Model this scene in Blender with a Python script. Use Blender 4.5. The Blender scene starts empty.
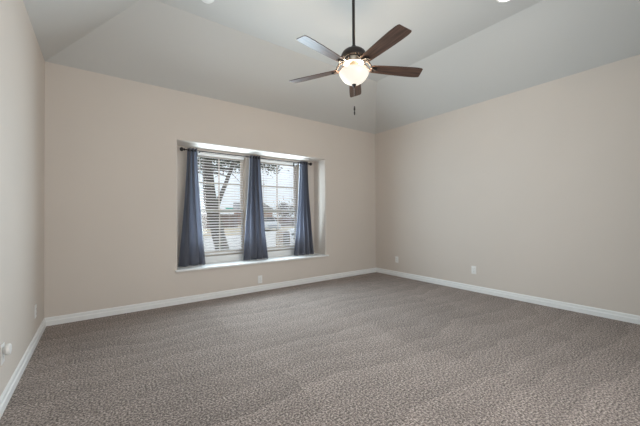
import bpy, bmesh, math, random
from mathutils import Vector, Matrix
R = random.Random(7)
PI = math.pi
S = bpy.context.scene
COL = S.collection

# ------------------------------------------------------------------ camera
cam_d = bpy.data.cameras.new('camera'); cam = bpy.data.objects.new('camera', cam_d); COL.objects.link(cam)
S.camera = cam
cam_d.sensor_width = 36; cam_d.lens = 301.327 / 640 * 36; cam_d.clip_start = .02; cam_d.clip_end = 400
yaw, pitch, roll = .62959, .009155, -.006031
fw = Vector((math.sin(yaw)*math.cos(pitch), math.cos(yaw)*math.cos(pitch), math.sin(pitch)))
rt = Vector((math.cos(yaw), -math.sin(yaw), 0)); up = rt.cross(fw)
r2 = rt*math.cos(roll) + up*math.sin(roll); u2 = -rt*math.sin(roll) + up*math.cos(roll)
cam.matrix_world = Matrix(((r2.x, u2.x, -fw.x, 0), (r2.y, u2.y, -fw.y, 0), (r2.z, u2.z, -fw.z, 1.1203), (0, 0, 0, 1)))

# ------------------------------------------------------------------ light
S.view_settings.view_transform = 'Standard'; S.view_settings.look = 'None'
S.view_settings.gamma = 1; S.view_settings.use_curve_mapping = False
S.view_settings.exposure = 0.0
SKY = 1.8
WIN_W = 46      # daylight entering each back window (W)
REAR_FILL_W = 62     # fill light added behind the camera, at a made-up window (W)
CAN_W = 2
BOWL_W = 17
w = bpy.data.worlds.new('overcast_sky'); S.world = w; w.use_nodes = True
nt = w.node_tree; nt.nodes.clear()
out = nt.nodes.new('ShaderNodeOutputWorld'); bg = nt.nodes.new('ShaderNodeBackground')
tc = nt.nodes.new('ShaderNodeTexCoord'); sp = nt.nodes.new('ShaderNodeSeparateXYZ'); cr = nt.nodes.new('ShaderNodeValToRGB')
nt.links.new(tc.outputs['Generated'], sp.inputs[0]); nt.links.new(sp.outputs['Z'], cr.inputs[0])
cr.color_ramp.elements[0].color = (.56, .59, .64, 1); cr.color_ramp.elements[0].position = 0
cr.color_ramp.elements[1].color = (.92, .98, 1.06, 1); cr.color_ramp.elements[1].position = .6
nt.links.new(cr.outputs[0], bg.inputs[0]); bg.inputs[1].default_value = SKY; nt.links.new(bg.outputs[0], out.inputs[0])

def area(name, loc, rot, sx, sy, watts, color, spread=180):
    l = bpy.data.lights.new(name, 'AREA'); l.shape = 'RECTANGLE'; l.size = sx; l.size_y = sy
    l.energy = watts; l.color = color; l.spread = math.radians(spread)
    o = bpy.data.objects.new(name, l); COL.objects.link(o); o.location = loc; o.rotation_euler = rot
    return o
# daylight through the two panes of the back wall (facing into the room); added fill lamp at a made-up rear window
area('daylight_back_window', (1.4775, 4.528, 1.39), (-PI/2, 0, 0), .72, 1.30, WIN_W, (.72, .895, 1), 155)
area('daylight_back_window', (2.48, 4.528, 1.39), (-PI/2, 0, 0), .72, 1.30, WIN_W, (.72, .895, 1), 155)
area('rear_fill_light', (1.7, -.62, 1.45), (PI/2, 0, math.radians(14)), 2.0, 1.7, REAR_FILL_W, (1, .985, .985), 165)

# ------------------------------------------------------------------ constants of the room
XL, XR, YB, YF, H, H2, SL = -.468, 4.425, 4.1915, -.35, 2.74, 3.276, .824
RD = .35                       # window recess depth
OX0, OX1, OZ0, OZ1 = .797, 3.173, .42, 2.105
SILL = .44
WINS = [(1.095, 1.86), (2.10, 2.86)]; WZ0, WZ1 = .53, 2.05

# ------------------------------------------------------------------ materials
MATS = {}
def mat(name, col, rough=.6, metal=0, spec=None, noise=None, bump=None, emit=None, sheen=None, alpha=None):
    """noise=(scale, amount, detail, stretch xyz); bump=(scale, strength, distance)"""
    m = bpy.data.materials.new(name); m.use_nodes = True; n = m.node_tree.nodes; L = m.node_tree.links
    b = n['Principled BSDF']; b.inputs['Base Color'].default_value = (*col, 1)
    b.inputs['Roughness'].default_value = rough; b.inputs['Metallic'].default_value = metal
    if spec is not None: b.inputs['Specular IOR Level'].default_value = spec
    if sheen: b.inputs['Sheen Weight'].default_value = sheen
    t = n.new('ShaderNodeTexCoord')
    if noise:
        sc, am, de = noise[:3]; st = noise[3] if len(noise) > 3 else (1, 1, 1)
        mp = n.new('ShaderNodeMapping'); mp.inputs['Scale'].default_value = st; L.new(t.outputs['Object'], mp.inputs[0])
        x = n.new('ShaderNodeTexNoise'); x.inputs['Scale'].default_value = sc; x.inputs['Detail'].default_value = de; L.new(mp.outputs[0], x.inputs['Vector'])
        r = n.new('ShaderNodeValToRGB'); L.new(x.outputs['Fac'], r.inputs[0])
        r.color_ramp.elements[0].position = .3; r.color_ramp.elements[1].position = .7
        r.color_ramp.elements[0].color = tuple(c*(1-am) for c in col) + (1,)
        r.color_ramp.elements[1].color = tuple(min(1, c*(1+am)) for c in col) + (1,)
        L.new(r.outputs[0], b.inputs['Base Color'])
    if bump:
        x = n.new('ShaderNodeTexNoise'); x.inputs['Scale'].default_value = bump[0]; x.inputs['Detail'].default_value = 3; L.new(t.outputs['Object'], x.inputs['Vector'])
        bp = n.new('ShaderNodeBump'); bp.inputs['Strength'].default_value = bump[1]; bp.inputs['Distance'].default_value = bump[2]
        L.new(x.outputs['Fac'], bp.inputs['Height']); L.new(bp.outputs[0], b.inputs['Normal'])
    if emit:
        b.inputs['Emission Color'].default_value = (*emit[0], 1); b.inputs['Emission Strength'].default_value = emit[1]
    MATS[name] = m
    return m

wall_m = mat('wall_paint', (.64, .577, .520), .75, spec=.25, bump=(90, .10, .004), noise=(1.3, .012, 2))
ceil_m = mat('ceiling_paint', (.578, .572, .553), .85, spec=.15, bump=(70, .12, .004))
trim_m = mat('trim_white', (.80, .80, .79), .35, spec=.4)
vinyl_m = mat('window_vinyl', (.70, .64, .58), .45)
slat_m = mat('blind_white', (.90, .90, .90), .4)
cord_m = mat('cord_white', (.80, .80, .78), .8)
plastic_m = mat('white_plastic', (.80, .79, .77), .35)
slot_m = mat('dark_slot', (.03, .03, .03), .5)
bronze_m = mat('oil_rubbed_bronze', (.035, .028, .026), .45, metal=.4)
nickel_m = mat('antique_nickel', (.55, .50, .43), .3, metal=.85)
iron_m = mat('matte_black_iron', (.022, .018, .017), .65, spec=.2)
chain_m = mat('chain_metal', (.55, .52, .48), .35, metal=.9)
screw_m = mat('screw_steel', (.5, .5, .5), .35, metal=1)
lens_m = mat('lit_lens', (1, .97, .92), .5, emit=((1, .95, .88), 6))

def carpet():
    m = bpy.data.materials.new('taupe_carpet'); m.use_nodes = True; n = m.node_tree.nodes; L = m.node_tree.links
    b = n['Principled BSDF']; b.inputs['Roughness'].default_value = .95; b.inputs['Specular IOR Level'].default_value = .08
    b.inputs['Sheen Weight'].default_value = .15
    t = n.new('ShaderNodeTexCoord')
    def noise(sc, de, vec=None, rough=.6):
        x = n.new('ShaderNodeTexNoise'); x.inputs['Scale'].default_value = sc; x.inputs['Detail'].default_value = de
        x.inputs['Roughness'].default_value = rough; L.new(vec or t.outputs['Object'], x.inputs['Vector']); return x.outputs['Fac']
    f = noise(85, 4, rough=.72)
    r = n.new('ShaderNodeValToRGB'); L.new(f, r.inputs[0])
    e = r.color_ramp.elements; e[0].position = .39; e[0].color = (.075, .057, .047, 1); e[1].position = .63; e[1].color = (.66, .55, .485, 1)
    k = e.new(.5); k.color = (.285, .228, .200, 1)
    # vacuum tracks: strokes along x laid side by side, in passes that end on lines along y
    def math_(op, a, b=None, c=None):
        q = n.new('ShaderNodeMath'); q.operation = op
        for k, v in enumerate((a, b, c)):
            if v is None: continue
            if isinstance(v, (int, float)): q.inputs[k].default_value = v
            else: L.new(v, q.inputs[k])
        return q.outputs[0]
    spx = n.new('ShaderNodeSeparateXYZ'); L.new(t.outputs['Object'], spx.inputs[0])
    wob = noise(.9, 2); wob2 = noise(5, 2)
    xx = math_('ADD', spx.outputs[0], math_('MULTIPLY', wob, .5)); yy = math_('ADD', spx.outputs[1], math_('ADD', math_('MULTIPLY', wob, .55), math_('MULTIPLY', wob2, .05)))
    cx_ = math_('FLOOR', math_('DIVIDE', xx, 1.25)); fx = math_('FRACT', math_('DIVIDE', xx, 1.25))
    ysh = math_('ADD', math_('ADD', math_('DIVIDE', yy, .25), math_('MULTIPLY', cx_, .37)), math_('MULTIPLY', fx, .45))
    fy = math_('FRACT', ysh); cy_ = math_('FLOOR', ysh)
    cb = n.new('ShaderNodeCombineXYZ'); L.new(cx_, cb.inputs[0]); L.new(cy_, cb.inputs[1])
    wn = n.new('ShaderNodeTexWhiteNoise'); wn.noise_dimensions = '3D'; L.new(cb.outputs[0], wn.inputs['Vector'])
    saw = math_('MULTIPLY', math_('SUBTRACT', math_('POWER', fy, 1.6), .38), .15)
    rnd = math_('MULTIPLY', math_('SUBTRACT', wn.outputs['Value'], .5), .09)
    colm = math_('MULTIPLY', math_('SUBTRACT', math_('PINGPONG', cx_, 1), .5), .07)
    soft = math_('MULTIPLY', math_('SUBTRACT', noise(1.7, 4), .5), .42)
    mr_ = math_('ADD', math_('ADD', math_('ADD', saw, rnd), math_('ADD', colm, soft)), .86)
    mul = n.new('ShaderNodeVectorMath'); mul.operation = 'SCALE'; L.new(r.outputs[0], mul.inputs[0]); L.new(mr_, mul.inputs['Scale'])
    L.new(mul.outputs[0], b.inputs['Base Color'])
    bp = n.new('ShaderNodeBump'); bp.inputs['Strength'].default_value = .9; bp.inputs['Distance'].default_value = .012
    L.new(f, bp.inputs['Height']); L.new(bp.outputs[0], b.inputs['Normal'])
    return m
carpet_m = carpet()

def fabric():
    m = bpy.data.materials.new('slate_blue_satin'); m.use_nodes = True; n = m.node_tree.nodes; L = m.node_tree.links
    b = n['Principled BSDF']; b.inputs['Base Color'].default_value = (.165, .172, .212, 1); b.inputs['Roughness'].default_value = .5
    b.inputs['Sheen Weight'].default_value = .5; b.inputs['Specular IOR Level'].default_value = .5
    t = n.new('ShaderNodeTexCoord'); mp = n.new('ShaderNodeMapping'); mp.inputs['Scale'].default_value = (1, 1, .15); L.new(t.outputs['Object'], mp.inputs[0])
    x = n.new('ShaderNodeTexNoise'); x.inputs['Scale'].default_value = 160; L.new(mp.outputs[0], x.inputs['Vector'])
    bp = n.new('ShaderNodeBump'); bp.inputs['Strength'].default_value = .25; bp.inputs['Distance'].default_value = .002
    L.new(x.outputs['Fac'], bp.inputs['Height']); L.new(bp.outputs[0], b.inputs['Normal'])
    tl = n.new('ShaderNodeBsdfTranslucent'); tl.inputs[0].default_value = (.19, .20, .25, 1)
    mx = n.new('ShaderNodeMixShader'); mx.inputs[0].default_value = .16
    L.new(b.outputs[0], mx.inputs[1]); L.new(tl.outputs[0], mx.inputs[2]); L.new(mx.outputs[0], n['Material Output'].inputs[0])
    return m
curtain_m = fabric()

def wood():
    m = bpy.data.materials.new('walnut_blade'); m.use_nodes = True; n = m.node_tree.nodes; L = m.node_tree.links
    b = n['Principled BSDF']; b.inputs['Roughness'].default_value = .40; b.inputs['Specular IOR Level'].default_value = .42
    t = n.new('ShaderNodeTexCoord'); mp = n.new('ShaderNodeMapping'); mp.inputs['Scale'].default_value = (1.5, 22, 22); L.new(t.outputs['Object'], mp.inputs[0])
    x = n.new('ShaderNodeTexNoise'); x.inputs['Scale'].default_value = 2.5; x.inputs['Detail'].default_value = 5; x.inputs['Distortion'].default_value = .6
    L.new(mp.outputs[0], x.inputs['Vector'])
    r = n.new('ShaderNodeValToRGB'); L.new(x.outputs['Fac'], r.inputs[0])
    e = r.color_ramp.elements; e[0].position = .3; e[0].color = (.032, .017, .012, 1); e[1].position = .72; e[1].color = (.125, .068, .047, 1)
    L.new(r.outputs[0], b.inputs['Base Color'])
    return m
wood_m = wood()

def glow_bowl():
    m = bpy.data.materials.new('frosted_lit_glass'); m.use_nodes = True; n = m.node_tree.nodes
    b = n['Principled BSDF']; b.inputs['Base Color'].default_value = (.25, .24, .22, 1); b.inputs['Roughness'].default_value = .3
    b.inputs['Emission Color'].default_value = (1, .92, .80, 1); b.inputs['Emission Strength'].default_value = .85
    return m
bowl_m = glow_bowl()

def pane():
    m = bpy.data.materials.new('clear_pane'); m.use_nodes = True; n = m.node_tree.nodes; L = m.node_tree.links; n.clear()
    o = n.new('ShaderNodeOutputMaterial'); t = n.new('ShaderNodeBsdfTransparent'); t.inputs[0].default_value = (.95, .97, .97, 1)
    g = n.new('ShaderNodeBsdfGlossy'); g.inputs['Roughness'].default_value = .02
    mx = n.new('ShaderNodeMixShader'); mx.inputs[0].default_value = .05
    L.new(t.outputs[0], mx.inputs[1]); L.new(g.outputs[0], mx.inputs[2]); L.new(mx.outputs[0], o.inputs[0])
    return m
pane_m = pane()

def brick(name, c1, c2, mortar, scale=4.5):
    m = bpy.data.materials.new(name); m.use_nodes = True; n = m.node_tree.nodes; L = m.node_tree.links
    b = n['Principled BSDF']; b.inputs['Roughness'].default_value = .85
    t = n.new('ShaderNodeTexCoord'); sp = n.new('ShaderNodeSeparateXYZ'); L.new(t.outputs['Object'], sp.inputs[0])
    ad = n.new('ShaderNodeMath'); ad.operation = 'ADD'; L.new(sp.outputs[0], ad.inputs[0]); L.new(sp.outputs[1], ad.inputs[1])
    cb = n.new('ShaderNodeCombineXYZ'); L.new(ad.outputs[0], cb.inputs[0]); L.new(sp.outputs[2], cb.inputs[1])
    k = n.new('ShaderNodeTexBrick'); k.inputs['Scale'].default_value = scale; L.new(cb.outputs[0], k.inputs['Vector'])
    k.inputs['Color1'].default_value = (*c1, 1); k.inputs['Color2'].default_value = (*c2, 1); k.inputs['Mortar'].default_value = (*mortar, 1)
    L.new(k.outputs[0], b.inputs['Base Color'])
    return m
tan_brick = brick('tan_brick', (.34, .25, .19), (.42, .33, .26), (.5, .46, .42))
red_brick = brick('red_brick', (.30, .17, .13), (.36, .22, .17), (.45, .42, .38))
grass_m = mat('dormant_grass', (.46, .38, .27), .95, noise=(3, .25, 5), bump=(60, .5, .03))
conc_m = mat('street_concrete', (.60, .58, .565), .9, noise=(1.2, .06, 5))
bark_m = mat('bark', (.075, .062, .052), .95, noise=(6, .3, 5, (1, 1, .3)), bump=(14, .8, .05))
leaf_m = mat('oak_leaf', (.055, .065, .035), .8, noise=(3, .3, 2))
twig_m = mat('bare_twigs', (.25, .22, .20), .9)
roof_m = mat('roof_shingle', (.27, .26, .26), .9, noise=(5, .15, 4))
siding_m = mat('house_trim', (.62, .58, .52), .8)
hglass_m = mat('house_glass', (.05, .06, .08), .15)
fence_m = mat('fence_wood', (.15, .10, .085), .9, noise=(3, .25, 3, (1, 1, .2)))
sign_m = mat('sign_green', (.02, .34, .27), .5)
tire_m = mat('tire_rubber', (.02, .02, .02), .85)
rim_m = mat('alloy_rim', (.5, .5, .52), .3, metal=.8)
carsilver_m = mat('silver_paint', (.46, .49, .53), .28, metal=.35)
carwhite_m = mat('white_paint', (.82, .84, .87), .25)
carglass_m = mat('car_glass', (.03, .035, .04), .08)
lamp_m = mat('headlamp_lens', (.75, .76, .78), .15)
tail_m = mat('tail_lamp_red', (.45, .03, .03), .25)

# ------------------------------------------------------------------ helpers
def box(bm, x0, x1, y0, y1, z0, z1, M=None):
    vs = [bm.verts.new(Vector((x, y, z)) if M is None else M @ Vector((x, y, z))) for x in (x0, x1) for y in (y0, y1) for z in (z0, z1)]
    for f in ((0, 1, 3, 2), (4, 6, 7, 5), (0, 4, 5, 1), (2, 3, 7, 6), (0, 2, 6, 4), (1, 5, 7, 3)):
        bm.faces.new([vs[i] for i in f])
    return vs
def bbox(x0, x1, y0, y1, z0, z1, bev=0, seg=2):
    bm = bmesh.new(); box(bm, x0, x1, y0, y1, z0, z1)
    if bev: bmesh.ops.bevel(bm, geom=bm.edges[:], offset=bev, segments=seg, profile=.5, affect='EDGES')
    return bm
def lathe(bm, prof, seg=32, c=(0, 0, 0), M=None, cap=True):
    rings = []
    for r, z in prof:
        ring = []
        for i in range(seg):
            a = 2*PI*i/seg; v = Vector((c[0]+r*math.cos(a), c[1]+r*math.sin(a), c[2]+z))
            ring.append(bm.verts.new(M @ v if M else v))
        rings.append(ring)
    for a, b in zip(rings, rings[1:]):
        for i in range(seg): bm.faces.new((a[i], a[(i+1) % seg], b[(i+1) % seg], b[i]))
    if cap:
        bm.faces.new(rings[0][::-1]); bm.faces.new(rings[-1])
def tube(bm, pts, rad, seg=10, cap=True):
    pts = [Vector(p) for p in pts]; rad = rad if isinstance(rad, (list, tuple)) else [rad]*len(pts)
    rings = []; ref = Vector((.13, .31, .94)).normalized()
    for i, p in enumerate(pts):
        d = (pts[min(i+1, len(pts)-1)] - pts[max(i-1, 0)]).normalized()
        if abs(d.dot(ref)) > .95: rf = Vector((1, 0, 0))
        else: rf = ref
        a = d.cross(rf).normalized(); b = d.cross(a)
        rings.append([bm.verts.new(p + (a*math.cos(2*PI*k/seg) + b*math.sin(2*PI*k/seg))*rad[i]) for k in range(seg)])
    for a, b in zip(rings, rings[1:]):
        for k in range(seg): bm.faces.new((a[k], a[(k+1) % seg], b[(k+1) % seg], b[k]))
    if cap: bm.faces.new(rings[0][::-1]); bm.faces.new(rings[-1])
def extrude_poly(bm, pts, thick_vec):
    """closed planar polygon -> prism"""
    a = [bm.verts.new(Vector(p)) for p in pts]; b = [bm.verts.new(Vector(p) + Vector(thick_vec)) for p in pts]
    n = len(pts); bm.faces.new(a[::-1]); bm.faces.new(b)
    for i in range(n): bm.faces.new((a[i], a[(i+1) % n], b[(i+1) % n], b[i]))
def obj(name, bm, m, parent=None, smooth=False, loc=None):
    bmesh.ops.recalc_face_normals(bm, faces=bm.faces[:])
    me = bpy.data.meshes.new(name); bm.to_mesh(me); bm.free()
    if smooth:
        for p in me.polygons: p.use_smooth = True
        if smooth != 'full':
            try: me.set_sharp_from_angle(angle=math.radians(40))
            except Exception: pass
    me.materials.append(m)
    o = bpy.data.objects.new(name, me); COL.objects.link(o)
    if parent: o.parent = parent
    if loc: o.location = loc
    return o
def thing(name, label, cat, loc=(0, 0, 0), rot=(0, 0, 0), group=None):
    o = bpy.data.objects.new(name, None); COL.objects.link(o); o.empty_display_size = .1
    o.location = loc; o.rotation_euler = rot; o['label'] = label; o['category'] = cat
    if group: o['group'] = group
    return o
def tag(o, label, cat, group=None):
    o['label'] = label; o['category'] = cat
    if group: o['group'] = group
    return o
def struct(name, bm, m, parent=None, smooth=False, label=None):
    o = obj(name, bm, m, parent, smooth)
    if not parent: o['kind'] = 'structure'
    if label: o['label'] = label
    return o
def copy_tree(o, parent=None):
    c = o.copy(); COL.objects.link(c)
    if parent: c.parent = parent
    for ch in list(o.children): copy_tree(ch, c)
    return c

# ------------------------------------------------------------------ the room shell
TH = .15
struct('floor', bbox(XL-TH, XR+TH, YF-TH, YB+RD+.16, -.12, 0), carpet_m, label='taupe cut-pile carpet with vacuum tracks')
def with_hole(bm, y0, y1, X0, X1, Z0, Z1, holes):
    """wall slab perpendicular to y with rectangular holes sharing one z-range"""
    hs = sorted(holes); z0, z1 = hs[0][2], hs[0][3]
    box(bm, X0, X1, y0, y1, Z0, z0); box(bm, X0, X1, y0, y1, z1, Z1)
    x = X0
    for h in hs: box(bm, x, h[0], y0, y1, z0, z1); x = h[1]
    box(bm, x, X1, y0, y1, z0, z1)
bm = bmesh.new()
rr = .022
def ring(o, y): return [bm.verts.new(v) for v in ((OX0-o, y, OZ0-o), (OX1+o, y, OZ0-o), (OX1+o, y, OZ1+o), (OX0-o, y, OZ1+o))]
rings = [[bm.verts.new(v) for v in ((XL, YB, 0), (XR, YB, 0), (XR, YB, H), (XL, YB, H))]]
for k in range(7):
    a = k/6*PI/2; rings.append(ring(rr*(1-math.sin(a)), YB + rr*(1-math.cos(a))))
rings.append(ring(0, YB+RD))
for a, b in zip(rings, rings[1:]):
    for i in range(4): bm.faces.new((a[i], a[(i+1) % 4], b[(i+1) % 4], b[i]))
with_hole(bm, YB+RD, YB+RD+.16, XL-TH, XR+TH, 0, H+.75, [(a, b, WZ0, WZ1) for a, b in WINS])
struct('wall_back', bm, wall_m, smooth=True, label='beige wall with the deep window recess')
struct('wall_left', bbox(XL-TH, XL, YF-TH, YB+RD, 0, H+.75), wall_m)
struct('wall_right', bbox(XR, XR+TH, YF-TH, YB+RD, 0, H+.75), wall_m)
bm = bmesh.new(); with_hole(bm, YF-TH, YF, XL, XR, 0, H+.75, [(.70, 2.70, .6, 2.3)])  # wall opening for the added rear window
struct('wall_front', bm, wall_m)
# vaulted tray: four slopes up to a flat
bm = bmesh.new()
def V(x, y, z): return bm.verts.new((x, y, z))
lo = [V(XL, YF, H), V(XR, YF, H), V(XR, YB, H), V(XL, YB, H)]
hi = [V(XL+SL, YF+SL, H2), V(XR-SL, YF+SL, H2), V(XR-SL, YB-SL, H2), V(XL+SL, YB-SL, H2)]
for i in range(4): bm.faces.new((lo[i], lo[(i+1) % 4], hi[(i+1) % 4], hi[i]))
bm.faces.new(hi)
top = [V(XL, YF, H2+.12), V(XR, YF, H2+.12), V(XR, YB, H2+.12), V(XL, YB, H2+.12)]
bm.faces.new(top)
for i in range(4): bm.faces.new((lo[i], lo[(i+1) % 4], top[(i+1) % 4], top[i]))
struct('ceiling', bm, ceil_m, label='vaulted ceiling with sloped sides up to a flat centre')

# baseboards: stepped profile swept along each wall
prof = [(0, 0), (.018, 0), (.018, .046), (.011, .054), (.011, .074), (.007, .083), (0, .086)]
def baseboard(name, p0, p1, nrm):
    bm = bmesh.new(); n_ = Vector(nrm)
    a = [bm.verts.new(Vector(p0) + n_*d + Vector((0, 0, z))) for d, z in prof]
    b = [bm.verts.new(Vector(p1) + n_*d + Vector((0, 0, z))) for d, z in prof]
    k = len(prof)
    for i in range(k): bm.faces.new((a[i], a[(i+1) % k], b[(i+1) % k], b[i]))
    bm.faces.new(a); bm.faces.new(b[::-1])
    struct(name, bm, trim_m)
baseboard('baseboard_back', (XL, YB, 0), (XR, YB, 0), (0, -1, 0))
baseboard('baseboard_left', (XL, YF, 0), (XL, YB, 0), (1, 0, 0))
baseboard('baseboard_right', (XR, YF, 0), (XR, YB, 0), (-1, 0, 0))
baseboard('baseboard_front', (XL, YF, 0), (XR, YF, 0), (0, 1, 0))

# window stool (sill board) with rounded nosing and a small apron
bm = bbox(OX0-.028, OX1+.045, YB-.04, YB-.0005, SILL-.024, SILL, .007, 3)
box(bm, OX0, OX1, YB-.004, YB+RD, SILL-.022, SILL)
struct('trim_1', bm, trim_m, label='white window sill board')
struct('trim_2', bbox(OX0-.01, OX1+.022, YB-.012, YB, SILL-.045, SILL-.024, .003), wall_m, label='narrow apron strip under the sill')

bm = bbox(1.055, 2.90, YB+RD-.014, YB+RD-.0005, SILL, WZ0+.004, .003)
box(bm, 1.055, 2.90, YB+RD-.022, YB+RD-.014, SILL, SILL+.03)
struct('trim_3', bm, trim_m, label='white stepped board between sill and windows')
# windows: vinyl single-hung units with grilles
def window(n, x0, x1):
    y0, y1 = YB+RD+.085, YB+RD+.155
    bm = bmesh.new(); fr = .018
    box(bm, x0, x0+fr, y0, y1, WZ0, WZ1); box(bm, x1-fr, x1, y0, y1, WZ0, WZ1)
    box(bm, x0+fr, x1-fr, y0, y1, WZ1-fr, WZ1); box(bm, x0+fr, x1-fr, y0, y1, WZ0, WZ0+fr+.01)
    root = struct(f'window_{n}', bm, vinyl_m)
    zm = 1.205; xc = (x0+x1)/2
    for (za, zb, yo, nm) in ((zm-.03, WZ1-fr, .03, 'upper_sash'), (WZ0+fr+.01, zm+.03, .004, 'lower_sash')):
        bm = bmesh.new(); a, b = x0+fr, x1-fr; s = .024; ya, yb = y0+yo, y0+yo+.024
        box(bm, a, a+s, ya, yb, za, zb); box(bm, b-s, b, ya, yb, za, zb)
        box(bm, a+s, b-s, ya, yb, zb-s, zb); box(bm, a+s, b-s, ya, yb, za, za+s+.01)
        sash = obj(nm, bm, vinyl_m, root)
        bm = bmesh.new(); zc = (za+zb)/2 + (.02 if nm == 'upper_sash' else 0)
        box(bm, xc-.008, xc+.008, ya+.006, yb-.006, za+s, zb-s)
        if nm == 'upper_sash': box(bm, a+s, b-s, ya+.007, yb-.007, zc-.008, zc+.008)
        obj('grille', bm, vinyl_m, sash)
        obj('glass_pane', bbox(a+s, b-s, ya+.011, ya+.014, za+s+.01, zb-s), pane_m, sash)
    bm = bbox(xc-.03, xc+.03, y0-.008, y0+.006, zm+.02, zm+.034, .003); obj('sash_lock', bm, vinyl_m, root)
for i, (a, b) in enumerate(WINS): window(i+1, a, b)
# made-up window behind the camera, added as an opening for the fill lamp
bm = bmesh.new()
for (a, b, c, d) in ((.70, .75, .6, 2.3), (2.65, 2.70, .6, 2.3), (1.675, 1.725, .65, 2.25), (.75, 2.65, 2.25, 2.3), (.75, 2.65, .6, .65)):
    box(bm, a, b, YF-TH+.02, YF-TH+.08, c, d)
w3 = struct('window_3', bm, vinyl_m)
obj('glass_pane', bbox(.75, 2.65, YF-TH+.045, YF-TH+.05, .65, 2.25), pane_m, w3)

# horizontal blinds
def blind(x0, x1, lab):
    yc = YB+RD+.040; t = thing('window_blind', lab, 'blind', (0, 0, 0), group=None)
    zt = WZ1-.002; zb = WZ0+.035
    obj('headrail', bbox(x0, x1, yc-.026, yc+.024, zt-.032, zt, .003), slat_m, t)
    obj('valance', bbox(x0-.012, x1+.012, yc-.036, yc-.028, zt-.040, zt-.001, .003), slat_m, t)
    bm = bmesh.new(); p = .0405; n = int((zt-.055-zb)/p); tilt = math.radians(16)
    for i in range(n+1):
        z = zt-.055-i*p
        if z < zb+.02: break
        k = 5; prev = None
        for j in range(k+1):
            v = -.0235 + .047*j/k; s = .003*(1-(v/.0235)**2)
            yy = yc + v*math.cos(tilt); zz = z + s + v*math.sin(tilt)
            cur = [bm.verts.new((x, yy, zz+dz)) for x in (x0, x1) for dz in (-.0014, .0014)]
            if prev:
                bm.faces.new((prev[0], cur[0], cur[2], prev[2])); bm.faces.new((prev[1], prev[3], cur[3], cur[1]))
                bm.faces.new((prev[0], prev[1], cur[1], cur[0])); bm.faces.new((prev[2], cur[2], cur[3], prev[3]))
            else: bm.faces.new((cur[0], cur[2], cur[3], cur[1]))
            prev = cur
        bm.faces.new((prev[0], prev[1], prev[3], prev[2]))
    obj('slats', bm, slat_m, t)
    obj('bottom_rail', bbox(x0, x1, yc-.025, yc+.025, zb-.012, zb+.008, .004), slat_m, t)
    for f in (.16, .84):
        x = x0+(x1-x0)*f; bm = bmesh.new()
        for yy in (yc-.0255, yc+.0255): tube(bm, [(x, yy, zt-.05), (x, yy, zb)], .0013, 6)
        obj('ladder_cord', bm, cord_m, t)
    bm = bmesh.new(); tube(bm, [(x0+.05, yc-.042, zt-.05), (x0+.05, yc-.044, zt-.75)], .0035, 8)
    obj('tilt_wand', bm, plastic_m, t, True)
blind(1.108, 1.818, 'white horizontal slat blind in the left window, tree trunk behind it')
blind(2.113, 2.815, 'white horizontal slat blind in the right window, parked cars behind it')

# curtain rod and three gathered panels
RY, RZ = 4.385, 2.033
rod = thing('curtain_rod', 'thin dark metal curtain rod with ball ends inside the window recess', 'curtain rod', (0, 0, 0))
bm = bmesh.new(); tube(bm, [(.915, RY, RZ), (2.97, RY, RZ)], .0085, 14); obj('pole', bm, bronze_m, rod, True)
for x, s in ((.915, -1), (2.97, 1)):
    bm = bmesh.new(); M = Matrix.Translation((x, RY, RZ)) @ Matrix.Rotation(s*PI/2, 4, 'Y')
    lathe(bm, [(.012, -.014), (.016, -.009), (.016, 0), (.011, .004), (.018, .010), (.027, .021), (.029, .030), (.024, .042), (.012, .050), (.002, .052)], 20, M=M)
    obj('finial', bm, bronze_m, rod, True)
for x in (1.12, 1.98, 2.745):
    bm = bmesh.new(); tube(bm, [(x, RY+.002, RZ-.012), (x, RY+.06, RZ-.012), (x, YB+RD-.004, RZ-.012)], .005, 8)
    box(bm, x-.012, x+.012, YB+RD-.005, YB+RD, RZ-.045, RZ+.02); tube(bm, [(x-.006, RY, RZ-.012), (x+.006, RY, RZ-.012)], .012, 12)
    obj('bracket', bm, bronze_m, rod, True)
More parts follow.
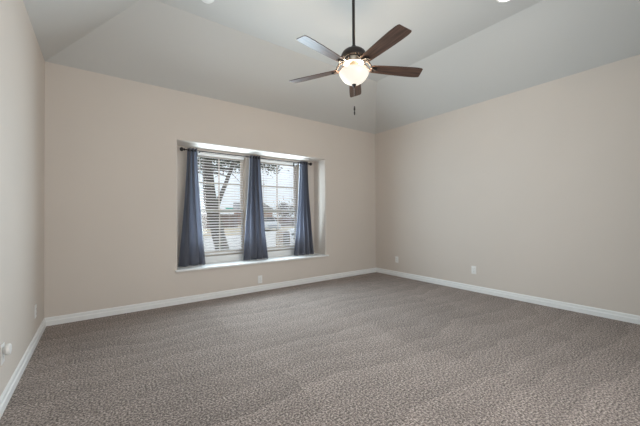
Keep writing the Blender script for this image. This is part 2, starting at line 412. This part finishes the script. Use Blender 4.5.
def curtain(name_lab, t0, t1, b0, b1, folds, seed, lean=0):
    rn = random.Random(seed); z1, z0 = RZ+.030, SILL+.006
    ph = rn.uniform(0, 6); NU, NV = folds*14, 44
    jit = [rn.uniform(-.35, .35) for _ in range(folds*2+2)]
    t = thing('curtain', name_lab, 'curtain', (0, 0, 0))
    bm = bmesh.new(); g = []
    for j in range(NV+1):
        v = j/NV; z = z1+(z0-z1)*v
        e = v**1.25
        xa = t0+(b0-t0)*e; xb = t1+(b1-t1)*(v**1.5)
        row = []
        for i in range(NU+1):
            u = i/NU
            amp = (.034 - .006*v) * (1 if 0 < u < 1 else .8)
            k = u*folds*2; kk = int(k); fr = k-kk
            jj = jit[kk]*(1-fr)+jit[min(kk+1, len(jit)-1)]*fr
            wv = math.sin(PI*k + jj*v*1.6)
            sharp = wv*(1-.25*(1-abs(wv)))
            uu = u + .25*math.sin(2*PI*u*folds+ph)*.12/folds*6*v*.4
            x = xa + (xb-xa)*uu + .010*v*math.sin(3*v+ph+u*5)
            y = RY + amp*sharp*(1-.35*v*math.sin(1.7*u*folds+ph)**2) + .010*v*math.sin(2.2*v*PI+u*7+ph)
            row.append(bm.verts.new((x, y, z)))
        g.append(row)
    for a, b in zip(g, g[1:]):
        for i in range(NU): bm.faces.new((a[i], a[i+1], b[i+1], b[i]))
    bmesh.ops.solidify(bm, geom=bm.faces[:], thickness=.0022)
    obj('cloth', bm, curtain_m, t, 'full')
    for k in range(folds*2):       # grommets where the cloth crosses the rod
        x = t0+(t1-t0)*(k)/(folds*2)
        if k == 0: continue
        bm = bmesh.new(); M = Matrix.Translation((x, RY, RZ)) @ Matrix.Rotation(PI/2, 4, 'Y') @ Matrix.Rotation(.35*(-1)**k, 4, 'X')
        pts = []
        prof_ = [(.0135, -.002), (.0165, -.003), (.0195, -.002), (.0195, .002), (.0165, .003), (.0135, .002), (.0135, -.002)]
        lathe(bm, prof_, 20, M=M, cap=False)
        obj('grommet', bm, bronze_m, t, True)
curtain('slate blue gathered curtain panel at the left end of the rod', .958, 1.088, .842, 1.192, 3, 3)
curtain('slate blue gathered curtain panel hanging between the two windows', 1.862, 2.030, 1.750, 2.172, 4, 9)
curtain('slate blue gathered curtain panel at the right end of the rod', 2.775, 2.922, 2.645, 3.058, 4, 14)

# ------------------------------------------------------------------ outlets (faces built facing -y at the origin, then turned)
def outlet(loc, rz, lab):
    t = thing('wall_outlet', lab, 'outlet', loc, (0, 0, rz), None)
    obj('cover_plate', bbox(-.035, .035, -.0065, 0, -.0575, .0575, .003, 3), plastic_m, t, True)
    for s in (-1, 1):
        bm = bbox(-.0165, .0165, -.0085, -.006, s*.0195-.014, s*.0195+.014, .001, 2)
        r = obj('receptacle', bm, plastic_m, t)
        bm = bmesh.new()
        box(bm, -.0075, -.0055, -.0089, -.0084, s*.0195-.003, s*.0195+.006); box(bm, .0055, .0075, -.0089, -.0084, s*.0195-.003, s*.0195+.005)
        box(bm, -.002, .002, -.0089, -.0084, s*.0195-.010, s*.0195-.006)
        obj('slot', bm, slot_m, r)
    bm = bmesh.new(); lathe(bm, [(.003, 0), (.003, .001), (.001, .0016)], 12, M=Matrix.Translation((0, -.0065, 0)) @ Matrix.Rotation(PI/2, 4, 'X'))
    obj('screw', bm, screw_m, t)
    return t
outlet((1.933, YB, .172), 0, 'white duplex outlet on the back wall under the window sill')
outlet((XR, 3.669, .304), -PI/2, 'white outlet low on the right wall, nearest the far corner')
outlet((XR, 2.25, .312), -PI/2, 'white outlet low on the right wall, midway along the baseboard')
outlet((XL, 3.649, .290), PI/2, 'white outlet on the left wall near the far corner')
outlet((XL, 2.535, .322), PI/2, 'white outlet on the left wall behind the round plug-in')
# round plug-in sitting on the upper receptacle of the near-left outlet
pl = thing('plug_in_night_light', 'round white plug-in device on the left wall outlet', 'plug-in device', (XL+.0085, 2.525, .345), (0, 0, PI/2))
bm = bmesh.new(); Mx = Matrix.Rotation(PI/2, 4, 'X')
lathe(bm, [(.014, 0), (.018, .001), (.018, .010), (.020, .012)], 24, M=Mx); obj('stem', bm, plastic_m, pl, True)
bm = bmesh.new(); lathe(bm, [(.022, .010), (.029, .011), (.032, .015), (.032, .026), (.028, .031), (.012, .034), (.001, .0345)], 32, M=Mx); obj('dial', bm, plastic_m, pl, True)

# ------------------------------------------------------------------ ceiling fan
FX, FY, FZ = 1.9134, 2.0746, 2.503
fan = thing('ceiling_fan', 'dark bronze five blade ceiling fan with walnut blades and lit bowl on a long downrod', 'ceiling fan', (FX, FY, FZ))
def FL(prof, seg=40): 
    b = bmesh.new(); lathe(b, prof, seg); return b
CZ = H2-FZ
obj('canopy', FL([(.075, CZ), (.074, CZ-.012), (.062, CZ-.045), (.034, CZ-.072), (.020, CZ-.080)]), bronze_m, fan, True)
obj('downrod', FL([(.0135, CZ-.075), (.0135, .175)], 18), bronze_m, fan, True)
obj('coupling', FL([(.017, .205), (.022, .20), (.022, .178), (.032, .166)], 24), bronze_m, fan, True)
obj('motor_housing', FL([(.028, .170), (.060, .165), (.088, .154), (.106, .138), (.117, .118), (.120, .102), (.120, .088), (.112, .078), (.09, .072)]), bronze_m, fan, True)
obj('motor_band', FL([(.092, .071), (.094, .062), (.092, .030), (.070, .024), (.055, .020)]), nickel_m, fan, True)
obj('light_fitter', FL([(.055, .022), (.058, .010), (.062, -.006), (.055, -.014), (.050, -.030)]), nickel_m, fan, True)
# frosted bowl, open on top
pr = [(.125, -.036), (.132, -.039), (.138, -.048), (.137, -.062), (.128, -.080), (.112, -.105), (.090, -.128), (.062, -.146), (.034, -.157), (.014, -.161)]
inn = [(r-.006 if r > .02 else r, z+.006) for r, z in reversed(pr)]
bm = bmesh.new(); lathe(bm, pr+inn, 48, cap=False)
bowl = obj('glass_bowl', bm, bowl_m, fan, 'full'); bowl['label'] = 'lit frosted glass bowl'
obj('centre_rod', FL([(.006, -.03), (.006, -.158)], 10), nickel_m, fan, True)
obj('bowl_finial', FL([(.020, -.158), (.022, -.164), (.016, -.170), (.009, -.176), (.011, -.182), (.004, -.189), (.001, -.190)], 20), bronze_m, fan, True)
zb = -.36; n = 46; bm = bmesh.new()
for i in range(n): lathe(bm, [(.0006, -.0016), (.0018, 0), (.0006, .0016)], 6, (.004*i/n, 0, -.188 + (zb+.188)*i/n))
tube(bm, [(0, 0, -.186), (.004, 0, zb)], .0008, 5)
ch = obj('pull_chain', bm, chain_m, fan)
bm = bmesh.new(); lathe(bm, [(.002, 0), (.005, -.004), (.0075, -.020), (.0085, -.034), (.005, -.044), (.003, -.047), (.006, -.054), (.0075, -.066), (.006, -.080), (.002, -.086)], 14, (.004, 0, zb))
obj('pull_fob', bm, bronze_m, ch, True)
RT = .6799
for k in range(5):
    ang = PI + .17153 - k*2*PI/5
    # blade: local x along the radius
    bm = bmesh.new(); outl = []
    secs = [(.165, .044), (.185, .050), (.27, .055), (.40, .0615), (.50, .0655), (.58, .067), (.635, .066), (.664, .063), (.676, .058), (RT, .052)]
    up_ = [(x, h_) for x, h_ in secs]; dn_ = [(x-.012*(1 if x > .6 else 0), -h_) for x, h_ in reversed(secs)]
    M = Matrix.Rotation(math.radians(-12), 4, 'X')
    pts = [M @ Vector((x, y, 0)) for x, y in up_+dn_]
    nrm = M @ Vector((0, 0, .006))
    extrude_poly(bm, [p - nrm/2 for p in pts], nrm)
    bmesh.ops.bevel(bm, geom=[e_ for e_ in bm.edges], offset=.0012, segments=1, affect='EDGES')
    b = obj('blade', bm, wood_m, fan, False); b.rotation_euler = (0, 0, ang)
    # blade iron: curved arms from the motor and an open loop under the blade root
    bm = bmesh.new()
    for s in (-1, 1):
        tube(bm, [(.080, s*.012, .045), (.100, s*.026, .056), (.125, s*.036, .048), (.148, s*.036, .022), (.170, s*.026, -.003), (.205, s*.011, -.009), (.225, 0, -.010)], [.010, .0095, .009, .0085, .008, .007, .006], 8)
    box(bm, .168, .218, -.026, .026, -.008, -.0045, M)
    for (x, y) in ((.178, -.018), (.178, .018), (.207, 0)):
        lathe(bm, [(.0055, 0), (.005, -.003), (.001, -.004)], 10, M=M @ Matrix.Translation((x, y, -.008)))
    obj('blade_iron', bm, iron_m, b, True)
def point(name, loc, watts, color, rad):
    l = bpy.data.lights.new(name, 'POINT'); l.energy = watts; l.color = color; l.shadow_soft_size = rad
    o = bpy.data.objects.new(name, l); COL.objects.link(o); o.location = loc; return o
o = point('bulb_light', (0, 0, 0), BOWL_W, (1, .78, .55), .045); o.parent = fan; o.location = (0, 0, 0)
o.location = (.06, -.035, -.032)
o = point('bulb_light', (0, 0, 0), BOWL_W, (1, .78, .55), .045); o.parent = fan; o.location = (-.045, .055, -.032)

# ------------------------------------------------------------------ recessed lights, smoke detector
def can(x, y, lab):
    t = thing('recessed_light', lab, 'ceiling light', (x, y, H2))
    bm = bmesh.new(); lathe(bm, [(.072, 0), (.074, -.004), (.092, -.005), (.095, -.001), (.095, 0)], 40, cap=False); obj('trim_ring', bm, plastic_m, t, True)
    bm = bmesh.new(); lathe(bm, [(.073, -.0015), (.073, -.0035)], 40); obj('lens', bm, lens_m, t)
    l = bpy.data.lights.new('recessed_lamp', 'AREA'); l.shape = 'DISK'; l.size = .14; l.energy = CAN_W; l.color = (1, .93, .84)
    o = bpy.data.objects.new('recessed_lamp', l); COL.objects.link(o); o.parent = t; o.location = (0, 0, -.008)
can(3.235, 1.292, 'lit white recessed light in the flat of the ceiling, right of the fan')
can(.72, 1.05, 'added unseen recessed light for extra room light, left of the camera')  # second can, out of view, added to help light the room
t = thing('smoke_detector', 'round white smoke detector on the ceiling flat, left of the fan', 'smoke detector', (.841, 3.02, H2))
bm = bmesh.new(); lathe(bm, [(.072, 0), (.072, -.010), (.066, -.014)], 36); obj('base', bm, plastic_m, t, True)
bm = bmesh.new(); lathe(bm, [(.062, -.013), (.060, -.026), (.050, -.034), (.020, -.037), (.001, -.037)], 36); obj('cover', bm, plastic_m, t, True)

# ------------------------------------------------------------------ outdoors
G = -.45
bm = bmesh.new(); box(bm, -60, 110, YB+RD+.17, 140, G-.3, G)
tag(obj('lawn', bm, grass_m), 'dry tan lawn beyond the windows', 'lawn')['kind'] = 'structure'
# street: broad pale concrete band, far kerb running diagonally
bm = bmesh.new(); extrude_poly(bm, [(-30, 10.6, G+.002), (60, 10.6, G+.002), (60, 52.0, G+.002), (15.2, 28.4, G+.002), (6.0, 22.2, G+.002), (-30, 2.0+10, G+.002)], (0, 0, .02))
tag(obj('street', bm, conc_m), 'pale concrete street across the front', 'street')['kind'] = 'structure'
# tree
tree = thing('oak_tree', 'dark forked tree leaning left, seen through the left window blind', 'tree', (4.01, 12.2, G))
def T(p): return (p[0]-4.01, p[1]-12.2, p[2]-G)
bm = bmesh.new()
tube(bm, [T(p) for p in ((4.04, 12.2, G-.1), (4.0, 12.2, G+.12), (3.93, 12.2, 0), (3.84, 12.2, .3), (3.74, 12.2, .8), (3.62, 12.2, 1.3), (3.52, 12.2, 1.7), (3.46, 12.2, 2.3), (3.42, 12.2, 3), (3.36, 12.2, 3.8), (3.2, 12.3, 5))], [.36, .29, .26, .255, .25, .25, .25, .22, .20, .16, .08], 14)
tube(bm, [T(p) for p in ((3.60, 12.2, 1.2), (3.78, 12.2, 1.62), (3.95, 12.2, 2.0), (4.12, 12.2, 2.42), (4.25, 12.2, 2.78), (4.42, 12.25, 3.15), (4.8, 12.3, 3.9), (5.3, 12.3, 4.6))], [.17, .12, .09, .08, .075, .07, .06, .03], 10)
obj('trunk', bm, bark_m, tree, True)
bm = bmesh.new()
for i in range(46):
    a = R.uniform(0, 2*PI); z = R.uniform(2.7, 4.4); s0 = Vector(T((3.42+(.9 if i % 2 else 0)+(.25*(z-3) if i % 2 else 0), 12.2, z)))
    d = Vector((math.cos(a), math.sin(a), R.uniform(-.15, .5))); Ln = R.uniform(.8, 2.4)
    m1 = s0 + d*Ln*.5 + Vector((R.uniform(-.15, .15), 0, R.uniform(-.1, .15))); m2 = s0 + d*Ln + Vector((0, 0, R.uniform(-.4, .2)))
    tube(bm, [s0, m1, m2], [.035, .022, .008], 5)
obj('branches', bm, bark_m, tree)
bm = bmesh.new()
def leafcloud(c, r, n, sz=.06):
    for _ in range(n):
        p = Vector(c) + Vector((R.gauss(0, 1)*r[0], R.gauss(0, 1)*r[1], R.gauss(0, 1)*r[2]))
        a = Vector((R.uniform(-1, 1), R.uniform(-1, 1), R.uniform(-1, 1))).normalized(); b = a.cross(Vector((R.uniform(-1, 1), R.uniform(-1, 1), R.uniform(-1, 1)))).normalized()
        s = sz*R.uniform(.6, 1.3)
        bm.faces.new([bm.verts.new(p+a*s), bm.verts.new(p+b*s*.5), bm.verts.new(p-a*s), bm.verts.new(p-b*s*.5)])
for c, r, n in (((3.5, 12.2, 4.2), (1.3, .9, .35), 2300), ((4.9, 12.2, 3.75), (.8, .8, .26), 1500), ((3.2, 12.2, 3.45), (.45, .5, .25), 420), ((4.35, 12.2, 3.35), (.5, .5, .16), 500),
                ((4.75, 12.1, 3.2), (.3, .3, .12), 220), ((6.0, 12.3, 3.55), (.28, .35, .20), 420), ((6.35, 12.3, 3.25), (.18, .2, .10), 110), ((5.2, 12.3, 4.6), (1.4, 1.2, .5), 2200), ((2.4, 12.3, 4.0), (.6, .8, .4), 900)):
    leafcloud(T(c), r, n)
obj('foliage', bm, leaf_m, tree)
# brick mailbox pillar with arched top
mbx = thing('mailbox_pillar', 'tan brick mailbox pillar with an arched top beside the street', 'mailbox', (5.42, 9.75, G), (0, 0, math.radians(8)))
def arch(w_, h_, y0, y1, z0=0, n=14):
    pts = [(-w_/2, y0, z0), (w_/2, y0, z0)] + [(w_/2*math.cos(PI*i/n), y0, h_-w_/2+w_/2*math.sin(PI*i/n)) for i in range(n+1)]
    b = bmesh.new(); extrude_poly(b, pts, (0, y1-y0, 0)); return b
obj('pillar', arch(.38, 1.06, -.19, .19), tan_brick, mbx)
fp = obj('arch_panel', arch(.27, 1.0, -.205, -.185, .12), bark_m, mbx); fp['label'] = 'dark arched panel on the street side'  # dark arched panel covering most of the pillar's front
bm = bbox(-.02, .02, -.222, -.205, .80, .815, .003); obj('panel_pull', bm, screw_m, fp)

# cars
def loft_body(L_, W_, zs_low, prof_pts, name, m, parent):
    """side outline (x, z) swept across the width with tumblehome"""
    bm = bmesh.new(); ys = [-1, -.94, -.7, 0, .7, .94, 1]; rows = []
    for y in ys:
        a = abs(y); row = []
        for (x, z) in prof_pts:
            zz = z if z < .5 else z - (.03 if a > .9 else 0) - (.05 if a == 1 else 0)
            inw = 1 - .16*max(0, (z-.85))/.6
            xx = x*(1 - (.03 if a > .9 else 0) - (.02 if a == 1 else 0))
            row.append(bm.verts.new((xx, y*W_/2*inw, zz)))
        rows.append(row)
    n = len(prof_pts)
    for a, b in zip(rows, rows[1:]):
        for i in range(n): bm.faces.new((a[i], a[(i+1) % n], b[(i+1) % n], b[i]))
    bm.faces.new(rows[0][::-1]); bm.faces.new(rows[-1])
    return obj(name, bm, m, parent, True)
def make_car(name, lab, m, loc, rz):
    t = thing(name, lab, 'car', loc, (0, 0, rz)); W_ = 1.8
    side = [(-2.25, .32), (-2.28, .55), (-2.2, .74), (-1.75, .86), (-1.15, .93), (-.95, .98), (-.35, 1.40), (.1, 1.48), (.9, 1.48), (1.45, 1.42), (1.98, 1.05), (2.22, .98), (2.28, .6), (2.22, .32), (1.78, .30), (1.70, .50), (1.55, .62), (1.38, .66), (1.20, .62), (1.05, .50), (.98, .28), (-.98, .28), (-1.05, .50), (-1.20, .62), (-1.38, .66), (-1.55, .62), (-1.70, .50), (-1.78, .30)]
    loft_body(4.5, W_, 0, side, 'body', m, t)
    for s in (-1, 1):
        for (xa, xb, xc_, xd) in ((-.80, -.26, .18, .18), (.25, .25, 1.0, 1.0), (1.08, 1.08, 1.38, 1.68)):
            bm = bmesh.new(); y1 = W_/2*.985; y2 = W_/2*.865
            q = [(xa, s*y1*.985, 1.0), (xb, s*y2*1.0, 1.38), (xc_, s*y2, 1.39), (xd, s*y1*.985, 1.02)]
            extrude_poly(bm, q, (0, s*.012, 0)); obj('side_window', bm, carglass_m, t)
        bm = bmesh.new(); extrude_poly(bm, [(-2.24, s*.55, .60), (-2.24, s*.84, .60), (-2.14, s*.84, .74), (-2.2, s*.55, .72)], (-.03, 0, .01)); obj('headlamp', bm, lamp_m, t)
        bm = bmesh.new(); extrude_poly(bm, [(2.24, s*.58, .72), (2.24, s*.84, .72), (2.20, s*.84, .94), (2.22, s*.58, .94)], (.03, 0, 0)); obj('tail_lamp', bm, tail_m, t)
    bm = bmesh.new(); extrude_poly(bm, [(-.93, -.68, 1.0), (-.93, .68, 1.0), (-.40, .62, 1.38), (-.40, -.62, 1.38)], (-.012, 0, .02)); obj('windscreen', bm, carglass_m, t)
    bm = bmesh.new(); extrude_poly(bm, [(1.93, -.66, 1.09), (1.93, .66, 1.09), (1.52, .62, 1.38), (1.52, -.62, 1.38)], (.02, 0, .015)); obj('rear_window', bm, carglass_m, t)
    bm = bbox(-2.30, -2.22, -.5, .5, .40, .58, .02); obj('grille', bm, slot_m, t)
    for x in (-1.38, 1.38):
        for s in (-1, 1):
            M = Matrix.Translation((x, s*.80, .33)) @ Matrix.Rotation(-s*PI/2, 4, 'X')
            bm = bmesh.new(); lathe(bm, [(.20, -.10), (.31, -.10), (.33, -.08), (.33, .06), (.31, .09), (.21, .09)], 28, M=M); wh = obj('wheel', bm, tire_m, t, True)
            bm = bmesh.new(); lathe(bm, [(.205, .085), (.19, .094), (.06, .085), (.03, .10), (.002, .10)], 20, M=M); obj('rim', bm, rim_m, wh, True)
    return t
make_car('parked_car', 'silver car parked across the street, beside the middle curtain', carsilver_m, (14.45, 29.6, G+.022), math.radians(80))
make_car('parked_car', 'white car by the mailbox, partly hidden by the right curtain', carwhite_m, (11.25, 15.35, G+.022), math.radians(19))

# fence / low hedge line across the street
def fence(p0, p1, h_, lab):
    p0, p1 = Vector(p0), Vector(p1); d = p1-p0; ln = d.length; a = math.atan2(d.y, d.x)
    t = thing('wooden_fence', lab, 'fence', (p0.x, p0.y, G), (0, 0, a))
    bm = bmesh.new(); x = 0
    while x < ln: box(bm, x, x+.135, 0, .02, .04, h_+R.uniform(-.01, .01)); x += .145
    obj('pickets', bm, fence_m, t)
    bm = bmesh.new(); box(bm, 0, ln, .02, .06, .3, .39); box(bm, 0, ln, .02, .06, h_-.35, h_-.26); obj('rails', bm, fence_m, t)
    for i in range(int(ln/2.4)+1): obj('post', bbox(i*2.4, i*2.4+.09, .06, .15, 0, h_-.05), fence_m, t)
fence((16.5, 35.2), (34, 43.5), 1.30, 'brown wooden fence across the street, seen in the right window')
fence((2.0, 36.0), (15.3, 40.6), 1.88, 'dark wooden fence across the street, seen behind the tree in the left window')
# houses
def house(x, y, rz, w_, d_, hw, hr, wm, lab):
    t = thing('house', lab, 'house', (x, y, G), (0, 0, rz))
    obj('wall', bbox(-w_/2, w_/2, -d_/2, d_/2, 0, hw), wm, t)
    bm = bmesh.new(); ov = .4
    extrude_poly(bm, [(-w_/2-ov, -d_/2-ov, hw), (-w_/2-ov, d_/2+ov, hw), (-w_/2-ov, 0, hr)], (w_+2*ov, 0, 0)); obj('roof', bm, roof_m, t)
    bm = bmesh.new(); g0 = w_*.10
    extrude_poly(bm, [(g0, -d_/2-1.8, hw-.01), (g0+w_*.34, -d_/2-1.8, hw-.01), (g0+w_*.17, -d_/2-1.8, hw+(hr-hw)*.72)], (0, 4, 0)); obj('gable', bm, roof_m, t)
    obj('garage_block', bbox(g0+.3, g0+w_*.34-.3, -d_/2-1.6, -d_/2, 0, hw), wm, t)
    obj('garage_door', bbox(g0+.8, g0+w_*.34-.8, -d_/2-1.66, -d_/2-1.6, 0, 2.1), siding_m, t)
    for xx in (-w_*.38, -w_*.22):
        f = obj('window_frame', bbox(xx-.65, xx+.65, -d_/2-.04, -d_/2, .8, 2.1), siding_m, t)
        obj('glass_pane', bbox(xx-.57, xx+.57, -d_/2-.05, -d_/2-.04, .88, 2.02), hglass_m, f)
    obj('front_door', bbox(-w_*.08-.5, -w_*.08+.5, -d_/2-.05, -d_/2, 0, 2.1), hglass_m, t)
house(25.6, 56.5, math.radians(246), 10, 5.4, 2.7, 4.7, red_brick, 'red brick house with a grey gable, seen through the right window')
# street sign
t = thing('street_sign', 'small green street sign on a thin pole, seen through the left window', 'sign', (12.4, 35.4, G))
bm = bmesh.new(); tube(bm, [(0, 0, 0), (0, 0, 2.5)], .03, 8); obj('pole', bm, screw_m, t, True)
obj('sign_blade', bbox(-.45, .45, -.05, -.035, 2.26, 2.58, .004), sign_m, t)
def bush(name, x, y, rx, rz, n, lab, m, ca, h0=0):
    global bm
    t = thing(name, lab, ca, (x, y, G)); b0 = bmesh.new(); tube(b0, [(0, 0, 0), (.05, 0, rz*.5+h0), (0, .05, rz*1.5+h0)], [.10, .07, .02], 7)
    for i in range(9):
        a = R.uniform(0, 6.28); z = h0+rz*R.uniform(.3, 1.2); tube(b0, [(0, 0, z), (rx*.5*math.cos(a), rx*.5*math.sin(a), z+rz*.35), (rx*.9*math.cos(a), rx*.9*math.sin(a), z+rz*.5)], [.05, .03, .01], 5)
    obj('trunk', b0, bark_m, t)
    bm = bmesh.new(); leafcloud((0, 0, h0+rz), (rx*.5, rx*.5, rz*.42), n, .16); obj('foliage', bm, m, t)
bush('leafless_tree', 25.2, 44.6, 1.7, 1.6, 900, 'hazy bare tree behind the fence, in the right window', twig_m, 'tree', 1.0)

# things of one kind that stand together
for o in list(S.objects):
    if o.parent or 'label' not in o: continue
    k = o.name.split('.')[0]
    g = {'curtain': 'curtain panels on the rod in the window recess', 'window_blind': 'blinds in the twin windows', 'wall_outlet': 'outlets low on the walls',
         'recessed_light': 'recessed lights in the ceiling', 'parked_car': 'cars on the street outside', 'wooden_fence': 'fences across the street'}.get(k)
    if g: o['group'] = g
